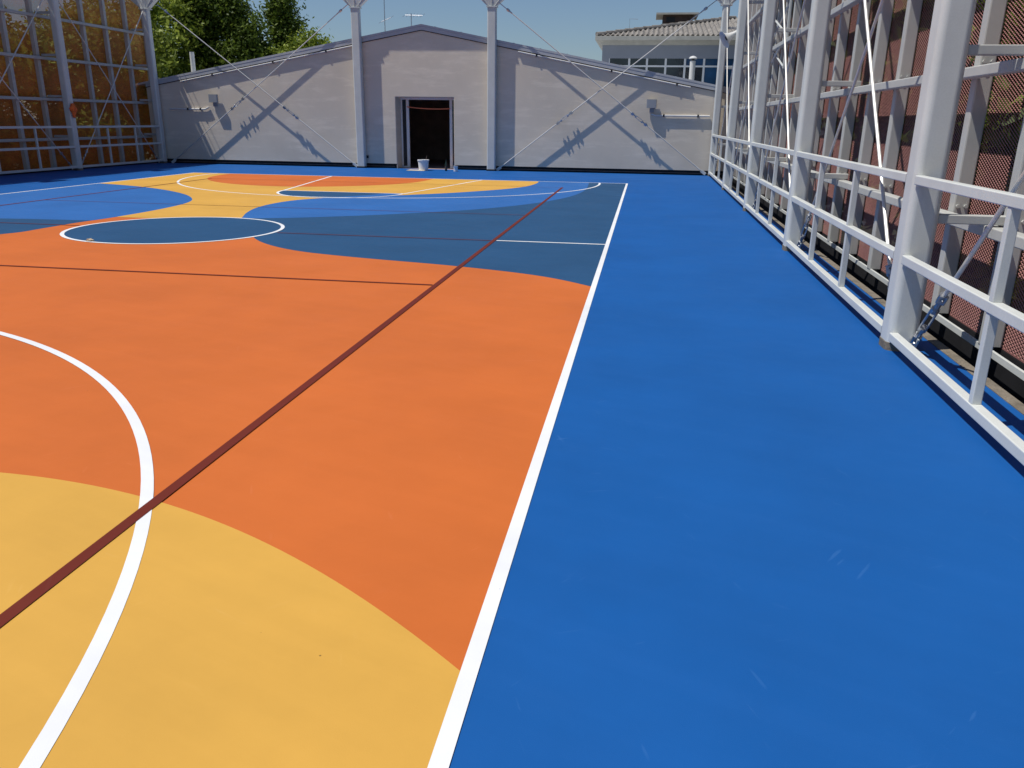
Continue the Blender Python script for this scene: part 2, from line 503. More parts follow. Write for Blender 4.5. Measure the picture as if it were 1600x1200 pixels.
def mesh_panel_data(name, material, wy, hz, sgn):
    """expanded metal sheet: zig-zag strands touching at their knuckles, tilted out of plane"""
    lwd, pitch, amp, dz, dx = 0.07, 0.0165, 0.00825, (0.0135 if material == 'mesh_backlit' else 0.0078), 0.0065
    nk, nr = int(wy / (lwd / 2)), int(hz / pitch)
    vs, fs = [], []
    for j in range(nr):
        o = len(vs)
        for k in range(nk + 1):
            zz = (j + 0.5) * pitch + amp * (1 if (k + j) % 2 else -1)
            y = k * lwd / 2
            vs.append((-sgn * dx / 2, y, zz - dz / 2))
            vs.append((sgn * dx / 2, y, zz + dz / 2))
        for k in range(nk):
            fs.append((o + 2 * k, o + 2 * k + 2, o + 2 * k + 3, o + 2 * k + 1))
    o = len(vs)     # flat margin strips all round
    for (y0, y1, z0, z1) in ((0, wy, -0.012, 0.002), (0, wy, hz - 0.002, hz + 0.012)):
        b = len(vs)
        vs += [(-0.003, y0, z0), (-0.003, y1, z0), (-0.003, y1, z1), (-0.003, y0, z1), (0.003, y0, z0), (0.003, y1, z0), (0.003, y1, z1), (0.003, y0, z1)]
        fs += [(b, b + 1, b + 2, b + 3), (b + 4, b + 7, b + 6, b + 5), (b, b + 4, b + 5, b + 1), (b + 3, b + 2, b + 6, b + 7)]
    me = bpy.data.meshes.new(name)
    me.from_pydata(vs, [], fs)
    me.update()
    me.materials.append(MT[material])
    return me

def turnbuckle(mb, c, d, k=1.0):
    """open body with two eye ends and forks, about 0.5 m long, centred at c along d"""
    c, d = Vector(c), Vector(d).normalized()
    a = d.cross(Vector((0.3, 0.9, 0.2))).normalized()
    for s in (-1, 1):
        mb.tube([c - d * 0.13 + a * s * 0.026 * k, c + d * 0.13 + a * s * 0.026 * k], 0.011, 6)
        mb.tube([c + d * s * 0.12, c + d * s * 0.17], 0.036 * k, 8)
        mb.tube([c + d * s * 0.17, c + d * s * 0.27], 0.024, 8)
        b = d.cross(a)
        mb.bar(c + d * s * 0.26, c + d * s * 0.36, 0.05 * k, 0.07 * k, 0.006, 1, up=a)
        mb.tube([c + d * s * 0.32 - b * 0.055, c + d * s * 0.32 + b * 0.055], 0.014, 6)
    return mb

def capital(mb, cx, cy, along):
    """flared head of four gusset plates on top of a column; 'along' = axis of the flare"""
    ax = Vector((1, 0, 0)) if along == 'x' else Vector((0, 1, 0))
    ay = Vector((0, 1, 0)) if along == 'x' else Vector((1, 0, 0))
    c = Vector((cx, cy, 0))
    def ring(z, a, b): return [c + ax * sx * a + ay * sy * b + Vector((0, 0, z)) for sx, sy in ((-1, -1), (1, -1), (1, 1), (-1, 1))]
    mb.loft([ring(5.80, 0.20, 0.15), ring(5.835, 0.20, 0.15)], True, False)
    mb.loft([ring(5.835, 0.165, 0.11), ring(6.18, 0.56, 0.13), ring(6.24, 0.56, 0.13)], True, False)
    for k in (-0.5, 0, 0.5):     # ribs standing proud of the plates
        for sy in (-1, 1):
            mb.bar(c + ax * k * 0.22 + ay * sy * 0.115 + Vector((0, 0, 5.84)), c + ax * k * 0.8 + ay * sy * 0.14 + Vector((0, 0, 6.17)), 0.012, 0.03, 0.003, 1, up=tuple(ay))
    return mb

def fence(root, sg, xf, ycols, ymul0, mesh_mat, colx):
    """sg=+1: fence to the right of the court, outside is +x.  xf: inner face of the columns"""
    X = lambda d: xf + sg * d
    y0, y1 = ycols[0], ycols[-1]
    P = lambda o: at(o, root)
    cw, cd = 0.255, 0.27
    for y in ycols:
        c = P(MB().bar((X(cw / 2), y + cd / 2, 0.07), (X(cw / 2), y + cd / 2, 6.2), cw, cd, 0.06, 6, up=(0, 1, 0)).build('column', 'steel'))
        b = MB().bar((X(cw / 2), y + cd / 2, 0.0), (X(cw / 2), y + cd / 2, 0.068), cw + 0.012, cd + 0.012, 0.065, 6, up=(0, 1, 0)).build('base_sleeve', 'concrete')
        b.parent = c
        if y == y1:
            h = capital(MB(), X(cw / 2), y + cd / 2, 'x').build('column_head', 'steel')
        else:
            h = capital(MB(), X(cw / 2), y + cd / 2, 'y').build('column_head', 'steel')
        h.parent = c
    P(MB().bar((X(0.87), y0, 7.11), (X(0.87), y1 + 0.3, 7.11), 0.14, 0.11, 0.012).build('top_beam', 'steel_warm'))
    for d_ in (0.06, 0.30):
        P(MB().tube([(X(d_), y0, 6.253), (X(d_), y1 + 0.3, 6.253)], 0.012, 6).build('top_wire', 'rod'))
    # low railing between the columns
    for a, b in zip(ycols[:-1], ycols[1:]):
        for z in (0.125, 0.80, 1.455):
            P(MB().bar((X(0.045), a + cd - 0.004, z), (X(0.045), b + 0.004, z), 0.075, 0.075, 0.008).build('rail', 'steel'))
        for t in (1 / 3, 2 / 3):
            y = a + cd + (b - a - cd) * t
            for za, zb in ((0.164, 0.761), (0.839, 1.416)):
                P(MB().bar((X(0.045), y, za), (X(0.045), y, zb), 0.062, 0.062, 0.006, 2, up=(0, 1, 0)).build('baluster', 'steel'))
        # bracing rods, crossing in each bay
        for s in (0, 1):
            xr = X(0.15 + 0.06 * s)
            p = Vector((xr, a + cd + 0.03, 0.10)) if s == 0 else Vector((xr, b - 0.03, 0.10))
            q = Vector((xr, b - 0.03, 5.72)) if s == 0 else Vector((xr, a + cd + 0.03, 5.72))
            d = (q - p).normalized()
            r = P(MB().tube([p + d * 0.72, q], 0.018, 8).build('brace_rod', 'rod'))
            t_ = turnbuckle(MB(), p + d * 0.36, d).build('turnbuckle', 'zinc')
            t_.parent = r
            l_ = MB().bar(p - d * 0.02 + Vector((0, 0, -0.03)), p + d * 0.10, 0.016, 0.10, 0.004, 1, up=(0, 0, 1) if abs(d.z) < .9 else (0, 1, 0)).build('lug_plate', 'steel')
            l_.parent = r
    # outer frame: beams, brackets, mullions, mesh
    for z in ZB:
        for a, b in zip(ycols[:-1], ycols[1:]):
            P(MB().bar((X(0.73), a, z), (X(0.73), b - 0.003 if b < y1 else b + 1.2, z), 0.12, 0.095, 0.012).build('outer_beam', 'steel_warm'))
        for y in ycols:
            P(MB().bar((X(cw - 0.004), y + 0.10, z + 0.101), (X(0.80), y + 0.10, z + 0.101), 0.10, 0.075, 0.008).build('bracket', 'steel_warm'))
    ys = []
    y = ymul0
    while y < y1 + 1.7:
        ys.append(y)
        y += 1.305
    for y in ys:
        m_ = P(MB().bar((X(0.87), y, 0.075), (X(0.87), y, ZTOP), 0.145, 0.145, 0.014, 2, up=(0, 1, 0)).build('mullion', 'steel_warm'))
        if sg > 0 and y < 18:
            for z in ZB[:3]:
                for k in (-1, 1):
                    bb = MB()
                    cc = Vector((X(0.87 + 0.035 * k), y - 0.0725, z + 0.10))
                    bb.tube([cc + Vector((0, 0.004, 0)), cc - Vector((0, 0.022, 0))], 0.019, 6)
                    bo = bb.build('bolt', 'steel_warm')
                    bo.parent = m_
    wy = 1.305 - 0.012
    hz = (ZTOP - 0.06) / 3 - 0.03
    me = mesh_panel_data('mesh_panel', mesh_mat, wy, hz, 1.0)
    for y in ys[:-1]:
        for k in range(3):
            P(shared('mesh_panel', me, root, (X(0.953), y + 0.006, 0.07 + k * (hz + 0.03))))
    P(MB().box(min(X(0.805), X(0.832)), y0, 0.02, max(X(0.805), X(0.832)), y1 + 0.3, 0.074).build('base_rail', 'steel'))
    P(MB().box(min(X(0.945), X(0.962)), y0, -2.9, max(X(0.945), X(0.962)), y1 + 1.2, 0.052).build('base_panel', 'dark'))

RY = [1.36, 7.22, 13.03, 18.98, 25.0, 31.5]
LY = [9.4, 15.0, 20.65, 26.25, 31.55]
rf = empty('steel_fence', (2.155, RY[0], 0), 'tall sunlit grey steel fence with red brown mesh along the blue run-off', 'fence')
fence(rf, 1, 2.155, RY, 8.63 - 1.305 * 5, 'mesh', 2.155)
rf.rotation_euler = (0, 0, -0.0073)      # this side runs very slightly outwards
lf = empty('steel_fence', (-19.53, LY[0], 0), 'tall grey steel fence with backlit brown mesh standing in shade', 'fence')
fence(lf, -1, -19.53, LY, 24.85 - 1.305 * 11, 'mesh_backlit', -19.53)

# ------------------------------------------------------------------ columns and cables before the gable wall
CY = 31.60
grpc = None
def wall_column(x, label):
    e = empty('steel_column', (x, CY + 0.13, 0), label, 'column')
    at(MB().bar((x, CY + 0.13, 0.06), (x, CY + 0.13, 5.80), 0.33, 0.25, 0.045, 5, up=(0, 1, 0)).build('shaft', 'steel'), e)
    at(MB().bar((x, CY + 0.13, 0.0), (x, CY + 0.13, 0.058), 0.37, 0.29, 0.03, 3, up=(0, 1, 0)).build('base_sleeve', 'dark'), e)
    at(capital(MB(), x, CY + 0.13, 'x').build('column_head', 'steel'), e)
    return e
wall_column(-11.10, 'grey steel column standing between the small black socket and the left crossed cables')
wall_column(-5.86, 'grey steel column standing right of the dark doorway')
tb = MB().bar((-19.5, CY + 0.13, 6.37), (2.4, CY + 0.13, 6.37), 0.30, 0.24, 0.02).build('steel_beam', 'steel')
tag(tb, 'long grey steel beam lying across the column heads before the gable wall', 'beam')

def cable(p, q, tcen, label):
    p, q = Vector(p), Vector(q)
    d = (q - p).normalized()
    e = empty('bracing_cable', p, label, 'cable', 'crossed cables in front of the gable wall')
    a, b = p + d * 0.12, q - d * 0.62
    tc_ = Vector(tcen)
    s = (tc_ - p).dot(d)
    tc_ = p + d * s
    at(MB().tube([a, tc_ - d * 0.3], 0.019, 8).build('rod', 'rod'), e)
    at(MB().tube([tc_ + d * 0.3, b], 0.019, 8).build('rod', 'rod'), e)
    at(turnbuckle(MB(), tc_, d, 1.45).build('turnbuckle', 'zinc'), e)
    s_ = MB()
    s_.tube([b - d * 0.02, b + d * 0.10, b + d * 0.13, b + d * 0.22, b + d * 0.25], [0.02, 0.03, 0.05, 0.05, 0.02], 8)
    s_.tube([b + d * 0.25, q], 0.016, 6)
    at(s_.build('shackle', 'zinc'), e)
    at(MB().bar(p - d * 0.05, p + d * 0.16, 0.02, 0.11, 0.004, 1).build('lug_plate', 'steel'), e)
y1_, y2_ = CY + 0.10, CY + 0.155
cable((-11.33, y1_, 0.08), (-19.15, y1_, 5.98), (-14.02, y1_, 1.95), 'left crossed cable rising leftward from the foot of the column beside the socket')
cable((-19.27, y2_, 0.05), (-11.34, y2_, 5.99), (-16.08, y2_, 2.21), 'left crossed cable rising rightward from the shaded corner')
cable((2.24, y1_, 0.09), (-5.62, y1_, 5.97), (-0.33, y1_, 1.93), 'right crossed cable rising leftward from the foot of the sunlit fence')
cable((-5.62, y2_, 0.05), (2.16, y2_, 5.99), (-3.05, y2_, 1.95), 'right crossed cable rising rightward from the column foot beside the doorway')

# ------------------------------------------------------------------ gabled hall
WY = 31.90
DX0, DX1, DZ = -9.72, -7.36, 2.70
hall = empty('gabled_hall', (-8.6, WY, 0), 'grey stucco gabled hall with an open dark doorway', 'building')
def roofz(x):   # top line of the roof edge
    if x < -8.60: return 5.27 + (x + 8.60) * (5.27 - 3.32) / (-8.60 + 19.30) * 1.0
    return 5.27 - (x + 8.60) * (5.27 - 3.23) / (2.26 + 8.60)
HX0, HX1 = -20.15, 2.95
wall = MB()
zs = 0.175
def prism(mb, poly, ya, yb):
    n = len(poly)
    vs = [(x, ya, z) for x, z in poly] + [(x, yb, z) for x, z in poly]
    fs = [tuple(range(n)), tuple(reversed(range(n, 2 * n)))] + [(i, i + n, (i + 1) % n + n, (i + 1) % n) for i in range(n)]
    return mb.add(vs, fs)
dr = 0.08
prism(wall, [(HX0, zs), (DX0, zs), (DX0, roofz(DX0) - dr), (HX0, roofz(HX0) - dr)], WY, WY + 0.45)
prism(wall, [(DX0, DZ), (DX1, DZ), (DX1, roofz(DX1) - dr), (-8.6, roofz(-8.6) - dr), (DX0, roofz(DX0) - dr)], WY, WY + 0.45)
prism(wall, [(DX1, zs), (HX1, zs), (HX1, roofz(HX1) - dr), (DX1, roofz(DX1) - dr)], WY, WY + 0.45)
at(wall.build('wall', 'stucco'), hall)
at(MB().box(HX0 + 0.1, WY + 0.45, -3, HX0 + 0.4, 56, roofz(HX0) - 0.1).box(HX1 - 0.4, WY + 0.45, -3, HX1 - 0.1, 56, roofz(HX1) - 0.1).box(HX0 + 0.4, 55.7, -3, HX1 - 0.4, 56, 3).build('wall', 'stucco'), hall)
pl = MB()
pl.box(HX0, WY + 0.10, -0.4, DX0 - 0.05, WY + 0.40, zs - 0.002)
pl.box(DX1 + 0.05, WY + 0.10, -0.4, HX1, WY + 0.40, zs - 0.002)
at(pl.build('plinth', 'dark'), hall)
lg = MB()
lg.box(HX0, WY + 0.06, 0.055, DX0 - 0.10, WY + 0.099, 0.085)
lg.box(DX1 + 0.10, WY + 0.06, 0.055, HX1, WY + 0.099, 0.085)
at(lg.build('ledge', 'ledge'), hall)
# roof: two slopes with ribs, stepped fascia towards the court
rb = MB()
ye, yr = WY - 0.048, 56.5
rb_poly = [(HX0 - 0.5, roofz(HX0 - 0.5)), (-8.6, 5.27), (HX1 + 0.5, roofz(HX1 + 0.5)), (HX1 + 0.5, roofz(HX1 + 0.5) - 0.075), (-8.6, 5.195), (HX0 - 0.5, roofz(HX0 - 0.5) - 0.075)]
prism(rb, rb_poly, ye, yr)
roof = at(rb.build('roof', 'roof'), hall)
f1 = MB()
def slope_strip(mb, za, zb, ya, yb, xa=HX0, xb=HX1):
    prism(mb, [(xa, roofz(xa) - za), (-8.6, 5.27 - za), (xb, roofz(xb) - za), (xb, roofz(xb) - zb), (-8.6, 5.27 - zb), (xa, roofz(xa) - zb)], ya, yb)
slope_strip(f1, 0.079, 0.20, WY - 0.042, WY - 0.003)
fa = f1.build('fascia', 'roof'); fa.parent = roof
f2 = MB()
slope_strip(f2, 0.204, 0.225, WY - 0.03, WY - 0.004)
fb = f2.build('trim', 'dark'); fb.parent = roof
gm = MB()
for k in range(0, 24):
    x = HX0 + (HX1 - HX0) * k / 23.0
    gm.bar((x, ye + 0.1, roofz(x) + 0.006), (x, yr - 0.1, roofz(x) + 0.006), 0.05, 0.02, 0.006, 1)
g_ = gm.build('roof_seams', 'roof'); g_.parent = roof
# door recess: jambs, frame with two narrow side panes, dark room behind
rec = MB()
prism(rec, [(DX0 + 0.001, 0), (DX0 + 0.02, 0), (DX0 + 0.02, DZ - 0.02), (DX0 + 0.001, DZ - 0.02)], WY + 0.01, WY + 0.9)
prism(rec, [(DX1 - 0.02, 0), (DX1 - 0.001, 0), (DX1 - 0.001, DZ - 0.02), (DX1 - 0.02, DZ - 0.02)], WY + 0.01, WY + 0.9)
prism(rec, [(DX0, DZ - 0.02), (DX1, DZ - 0.02), (DX1, DZ - 0.001), (DX0, DZ - 0.001)], WY + 0.01, WY + 0.9)
at(rec.build('door_jamb', 'stucco'), hall)
FY = WY + 0.72
fr = empty('door_frame_base', (0, 0, 0), 'x', 'x')
COL.objects.unlink(fr); bpy.data.objects.remove(fr)
df = MB()
fx0, fx1 = DX0 + 0.021, DX1 - 0.021
df.bar((fx0 + 0.03, FY, 0.06), (fx0 + 0.03, FY, DZ - 0.10), 0.06, 0.08, 0.006, 1, up=(0, 1, 0))
df.bar((fx1 - 0.03, FY, 0.06), (fx1 - 0.03, FY, DZ - 0.10), 0.06, 0.08, 0.006, 1, up=(0, 1, 0))
df.bar((fx0 + 0.275, FY, 0.06), (fx0 + 0.275, FY, DZ - 0.10), 0.11, 0.08, 0.006, 1, up=(0, 1, 0))
df.bar((fx1 - 0.275, FY, 0.06), (fx1 - 0.275, FY, DZ - 0.10), 0.11, 0.08, 0.006, 1, up=(0, 1, 0))
df.bar((fx0, FY, DZ - 0.06), (fx1, FY, DZ - 0.06), 0.08, 0.08, 0.006, 1)
df.bar((fx0, FY, 0.03), (fx0 + 0.33, FY, 0.03), 0.08, 0.06, 0.006, 1)
df.bar((fx1 - 0.33, FY, 0.03), (fx1, FY, 0.03), 0.08, 0.06, 0.006, 1)
dfo = at(df.build('door_frame', 'frame'), hall)
for xa in (fx0 + 0.06, fx1 - 0.22):
    p_ = MB().box(xa, FY - 0.008, 0.062, xa + 0.16, FY + 0.008, DZ - 0.101).build('side_pane', 'glass')
    p_.parent = dfo
rm = MB()
rm.box(DX0 - 2.5, WY + 0.95, -0.12, DX1 + 2.5, WY + 8, -0.02)
rm.box(DX0 - 2.6, WY + 0.95, -0.02, DX0 - 2.5, WY + 8, 3.2)
rm.box(DX1 + 2.5, WY + 0.95, -0.02, DX1 + 2.6, WY + 8, 3.2)
rm.box(DX0 - 2.6, WY + 8, -0.12, DX1 + 2.6, WY + 8.1, 3.2)
rm.box(DX0 - 2.6, WY + 0.95, 3.2, DX1 + 2.6, WY + 8.1, 3.3)
rm.box(DX0 - 2.6, WY + 0.91, -0.02, DX0, WY + 0.949, 3.2)
rm.box(DX1, WY + 0.91, -0.02, DX1 + 2.6, WY + 0.949, 3.2)
rm.box(DX0, WY + 0.91, DZ, DX1, WY + 0.949, 3.2)
rm.box(DX0, WY - 0.02 + 0.05, -0.12, DX1, WY + 0.949, -0.004)
at(rm.build('room_shell', 'interior'), hall)
at(MB().box(DX0 + 0.9, WY + 6.0, -0.018, DX1 + 0.6, WY + 6.6, 1.75).build('room_cabinet', 'black'), hall)

# conduits under the roof edge (bright pipe), each a thing
def conduit(name, pts, r, clips, label):
    e = empty(name, pts[0], label, 'conduit')
    at(MB().tube(pts, r, 8).build('pipe', 'pipe'), e)
    for c in clips:
        c = Vector(c)
        at(MB().box(c.x - 0.03, c.y - r - 0.006, c.z - r - 0.012, c.x + 0.03, WY - 0.001, c.z + r + 0.012).build('clip', 'black'), e)
    return e
def under(x, o=0.265): return (x, WY - 0.05, roofz(x) - o)
conduit('conduit_pipe', [under(-18.6), under(-15.0), under(-11.3)], 0.024, [under(-17.2), under(-14.6), under(-12.4)], 'thin white conduit under the roof edge above the left crossed cables')
conduit('conduit_pipe', [under(-4.9), under(-2.0), under(1.5)], 0.024, [under(-4.2), under(-1.4), under(1.0)], 'thin white conduit under the roof edge above the right crossed cables')
conduit('conduit_pipe', [(-19.2, WY - 0.048, 2.14), (-17.65, WY - 0.048, 2.14), (-17.48, WY - 0.048, 2.22)], 0.032, [(-18.4, WY - 0.048, 2.14), (-17.85, WY - 0.048, 2.14)], 'white horizontal conduit ending beside the left grey wall box')
conduit('conduit_pipe', [(0.16, WY - 0.048, 2.17), (0.32, WY - 0.048, 2.12), (2.27, WY - 0.048, 2.12)], 0.032, [(0.6, WY - 0.048, 2.12), (1.85, WY - 0.048, 2.12)], 'white horizontal conduit running from the right grey wall box to the sunlit fence')
# small dark fixings on the fascia
def wall_box(x, z, label):
    e = empty('wall_box', (x, WY, z), label, 'box', 'grey boxes on the gable wall')
    at(MB().bar((x, WY - 0.115, z - 0.15), (x, WY - 0.115, z + 0.15), 0.36, 0.12, 0.015, 2, up=(0, 1, 0)).build('housing', 'box'), e)
    at(MB().box(x - 0.06, WY - 0.07, z - 0.30, x + 0.10, WY - 0.001, z - 0.152).box(x - 0.04, WY - 0.053, z - 0.1, x + 0.04, WY - 0.001, z + 0.1).build('bracket', 'box'), e)
wall_box(-17.22, 2.55, 'grey metal wall box near the shaded left corner')
wall_box(0.13, 2.53, 'grey metal wall box on the right half of the gable wall')
tag(MB().bar((-10.92, WY - 0.035, 0.37), (-10.92, WY - 0.035, 0.47), 0.10, 0.06, 0.008, 1, up=(0, 1, 0)).build('wall_socket', 'black'), 'small black socket low on the stucco wall beside the column', 'socket')

# roof top items
def yagi(name, x, y, z0, z1, booms, label):
    e = empty(name, (x, y, z0), label, 'antenna', 'antennas on the hall roof')
    at(MB().tube([(x, y, z0), (x, y, z1)], 0.02, 6).build('mast', 'zinc'), e)
    for (zb, dx, dz, n) in booms:
        b_ = MB()
        b_.tube([(x - dx * 0.35, y, zb - dz * 0.35), (x + dx * 0.65, y, zb + dz * 0.65)], 0.014, 6)
        for k in range(n):
            t = -0.35 + k / (n - 1)
            c = Vector((x + dx * t, y, zb + dz * t))
            b_.tube([c - Vector((0.03, 0.3, 0.10)), c + Vector((0.03, 0.3, 0.10))], 0.008, 5)
        at(b_.build('boom', 'zinc'), e)
yagi('roof_antenna', -11.31, 36, roofz(-11.31) - 0.05, 7.3, [(5.86, 0.42, 0.16, 4), (6.95, 0.5, 0.05, 5)], 'tall thin roof antenna mast nearest the left of the roof ridge')
yagi('roof_antenna', -10.14, 36, roofz(-10.14) - 0.05, 6.12, [(6.05, 0.75, -0.02, 6)], 'short roof antenna with one long boom close to the roof ridge')
vp = empty('vent_pipe', (-19.2, 34, 3.3), 'pale plain vent pipe stub before the green trees', 'pipe')
at(MB().tube([(-19.2, 34, 3.3), (-19.2, 34, 4.44)], 0.095, 14).build('pipe', 'pipe'), vp)
at(MB().tube([(-19.2, 34, 3.3), (-19.2, 34, 3.52)], [0.19, 0.10], 14).build('collar', 'roof'), vp)
fl = empty('flue_pipe', (1.80, 38, 3.2), 'white flue pipe with domed cowl before the grey building windows', 'pipe')
at(MB().tube([(1.80, 38, 3.2), (1.80, 38, 4.42)], 0.12, 16).build('pipe', 'pipe'), fl)
at(MB().lathe([(0.17, 4.50), (0.18, 4.53), (0.12, 4.59), (0.04, 4.62)], 16, (1.80, 38, 0)).build('cowl', 'pipe'), fl)
at(MB().tube([(1.80, 38, 4.42), (1.80, 38, 4.50)], 0.07, 10).build('neck', 'black'), fl)

# ------------------------------------------------------------------ things by the doorway
bk = empty('paint_bucket', (-8.36, 30.9, 0), 'white plastic paint bucket standing in front of the doorway', 'bucket')
at(MB().lathe([(0.165, 0.006), (0.172, 0.012), (0.205, 0.36), (0.222, 0.362), (0.224, 0.40), (0.214, 0.405), (0.208, 0.38), (0.203, 0.36), (0.168, 0.05)], 28, (-8.36, 30.9, 0)).build('body', 'plastic'), bk)
hp = [(-8.36 + 0.225 * math.cos(t), 30.9 - 0.06 * math.sin(t) - 0.03, 0.37 - 0.13 * math.sin(t)) for t in [math.pi * k / 12 for k in range(13)]]
at(MB().tube(hp, 0.006, 6).build('handle', 'zinc'), bk)
tag(MB().tube([(-8.33, 30.93, 0.06), (-8.22, 30.9, 0.55)], [0.014, 0.010], 6).build('stir_stick', 'ledge'), 'thin stirring stick leaning out of the white bucket', 'stick')
tag(MB().bar((-8.95, 30.85, 0.008), (-8.25, 30.85, 0.008), 0.55, 0.012, 0.003, 1).build('cardboard_sheet', 'card'), 'flat beige cardboard sheet lying under the white bucket', 'cardboard')
bt = empty('bottle', (-7.47, 30.9, 0), 'dark green bottle standing at the right side of the doorway', 'bottle')
at(MB().lathe([(0.042, 0.002), (0.046, 0.01), (0.046, 0.24), (0.038, 0.29), (0.018, 0.34), (0.016, 0.40)], 16, (-7.47, 30.9, 0)).build('body', 'bottle'), bt)
at(MB().lathe([(0.019, 0.40), (0.019, 0.425)], 12, (-7.47, 30.9, 0)).build('cap', 'black'), bt)
at(MB().lathe([(0.0475, 0.08), (0.0475, 0.18)], 16, (-7.47, 30.9, 0)).build('paper_label', 'brown'), bt)
cn = empty('paint_tin', (-7.06, 30.75, 0), 'small white paint tin beside the right door jamb', 'tin')
at(MB().lathe([(0.075, 0.002), (0.08, 0.008), (0.08, 0.19), (0.083, 0.194), (0.083, 0.205), (0.07, 0.205)], 18, (-7.06, 30.75, 0)).build('body', 'plastic'), cn)
at(MB().lathe([(0.068, 0.2052), (0.068, 0.212)], 18, (-7.06, 30.75, 0)).build('lid', 'zinc'), cn)
pts = []
for k in range(13):
    t = k / 12
    pts.append((DX0 + 0.30 + (DX1 - DX0 - 0.6) * t, WY + 0.60, 2.33 - 0.16 * t * (1 - t) - 0.05 * t))
tag(MB().tube(pts, 0.022, 6).build('orange_cord', 'cord'), 'orange cord hanging across the top of the doorway', 'cord')

# cloth on the left fence column
cl = MB()
rings = []
random.seed(3)
for k in range(9):
    t = k / 8
    z = 2.22 - 0.46 * t
    r = 0.05 + 0.10 * math.sin(math.pi * min(1, t * 1.25)) * (1 - 0.35 * t)
    rings.append([(-19.47 + 0.6 * r * math.cos(a) * (1 + 0.25 * math.sin(3 * a + k)), 26.35 + r * math.sin(a) * (1.1 + 0.3 * math.sin(2 * a + 1.7 * k)), z + 0.012 * math.sin(5 * a)) for a in [2 * math.pi * i / 14 for i in range(14)]])
cl.loft(rings)
tag(cl.build('hanging_cloth', 'orange_cloth'), 'orange red cloth hanging on a column of the shaded fence', 'cloth')
# crumpled scrap on the centre circle
me = bpy.data.meshes.new('paper_scrap')
bm = bmesh.new()
bmesh.ops.create_icosphere(bm, subdivisions=3, radius=0.033)
for v in bm.verts:
    v.co *= 1 + 0.35 * math.sin(v.co.x * 160 + 3) * math.cos(v.co.y * 130 + v.co.z * 110)
    v.co.x *= 1.7
    v.co.z = max(-0.016, v.co.z * 0.7)
bm.to_mesh(me); bm.free()
me.materials.append(MT['scrap'])
sc_ = bpy.data.objects.new('paper_scrap', me)
COL.objects.link(sc_)
sc_.location = (-8.42, 11.33, 0.024)
tag(sc_, 'small crumpled pale scrap lying on the white centre circle line', 'scrap')

# horn loudspeaker on the right fence
hn = empty('horn_loudspeaker', (2.20, 25.1, 4.2), 'pale horn loudspeaker fixed to a column of the sunlit fence', 'loudspeaker')
hd = Vector((-0.80, -0.22, -0.50)).normalized()
h0 = Vector((2.36, 25.3, 4.34))
hb = MB()
hb.tube([h0, h0 + hd * 0.10, h0 + hd * 0.22, h0 + hd * 0.34, h0 + hd * 0.42], [0.05, 0.06, 0.09, 0.15, 0.25], 20, caps=False)
at(hb.build('horn', 'pipe'), hn)
at(MB().tube([h0 - hd * 0.16, h0 - hd * 0.12, h0 + hd * 0.01], [0.05, 0.08, 0.07], 16).build('driver', 'box'), hn)
at(MB().tube([h0 + hd * 0.16, h0 + hd * 0.36, h0 + hd * 0.365], [0.02, 0.06, 0.001], 14).build('cone', 'black'), hn)
at(MB().bar(h0 + Vector((0, 0, -0.10)), h0 + Vector((0.10, 0.02, -0.12)), 0.05, 0.02, 0.004, 1).build('bracket', 'box'), hn)

# lattice truss standing between two columns of the right fence
lt = empty('lattice_truss', (3.04, 22.1, 3.1), 'slim grey lattice truss behind the rods of the sunlit fence', 'truss')
ch = MB()
A, B = (3.04, 20.6), (3.04, 23.6)
for (x_, y_) in (A, B):
    ch.bar((x_, y_, 3.1), (x_, y_, 5.6), 0.05, 0.05, 0.006, 1, up=(0, 1, 0))
ch.bar((2.97, 20.3, 5.35), (2.97, 24.2, 4.55), 0.07, 0.07, 0.006, 1)
at(ch.build('chord', 'steel'), lt)
wb = MB()
n_ = 3
for k in range(n_):
    za, zb = 3.1 + 2.2 * k / n_, 3.1 + 2.2 * (k + 1) / n_
    ya, yb = (20.6, 23.6) if k % 2 else (23.6, 20.6)
    wb.tube([(3.02, ya, za), (3.02, yb, zb)], 0.022, 6)
    wb.tube([(3.06, yb, za), (3.06, ya, zb)], 0.022, 6)
at(wb.build('lattice_web', 'steel'), lt)

# ------------------------------------------------------------------ building with tiled roof behind, right
BY = 44.0
bd = empty('tiled_building', (2.5, BY, -3), 'grey rendered building with corrugated tiled roof and ribbon windows', 'building')
bx0, bx1 = -2.45, 14.0
bw = MB()
prism(bw, [(bx0, 4.93), (bx1, 4.93), (bx1, 5.72), (bx0, 5.72)], BY, BY + 0.3)
prism(bw, [(bx0, -3), (bx1, -3), (bx1, 3.2), (bx0, 3.2)], BY, BY + 0.3)
prism(bw, [(bx0, 3.2), (-2.1, 3.2), (-2.1, 4.93), (bx0, 4.93)], BY, BY + 0.3)
bw.box(bx0, BY + 0.3, -3, bx0 + 0.3, BY + 14, 5.72)
bw.box(bx1 - 0.3, BY + 0.3, -3, bx1, BY + 14, 5.72)
at(bw.build('wall', 'render'), bd)
ev = MB()
ev.loft([[(bx0 - k, BY - k, z), (bx1 + k, BY - k, z), (bx1 + k, BY + 14 + k, z), (bx0 - k, BY + 14 + k, z)] for k, z in ((0.02, 5.55), (0.12, 5.66), (0.33, 5.74), (0.36, 5.76), (0.36, 5.94), (0.30, 5.95))], True, False)
at(ev.build('eave_gutter', 'cream'), bd)
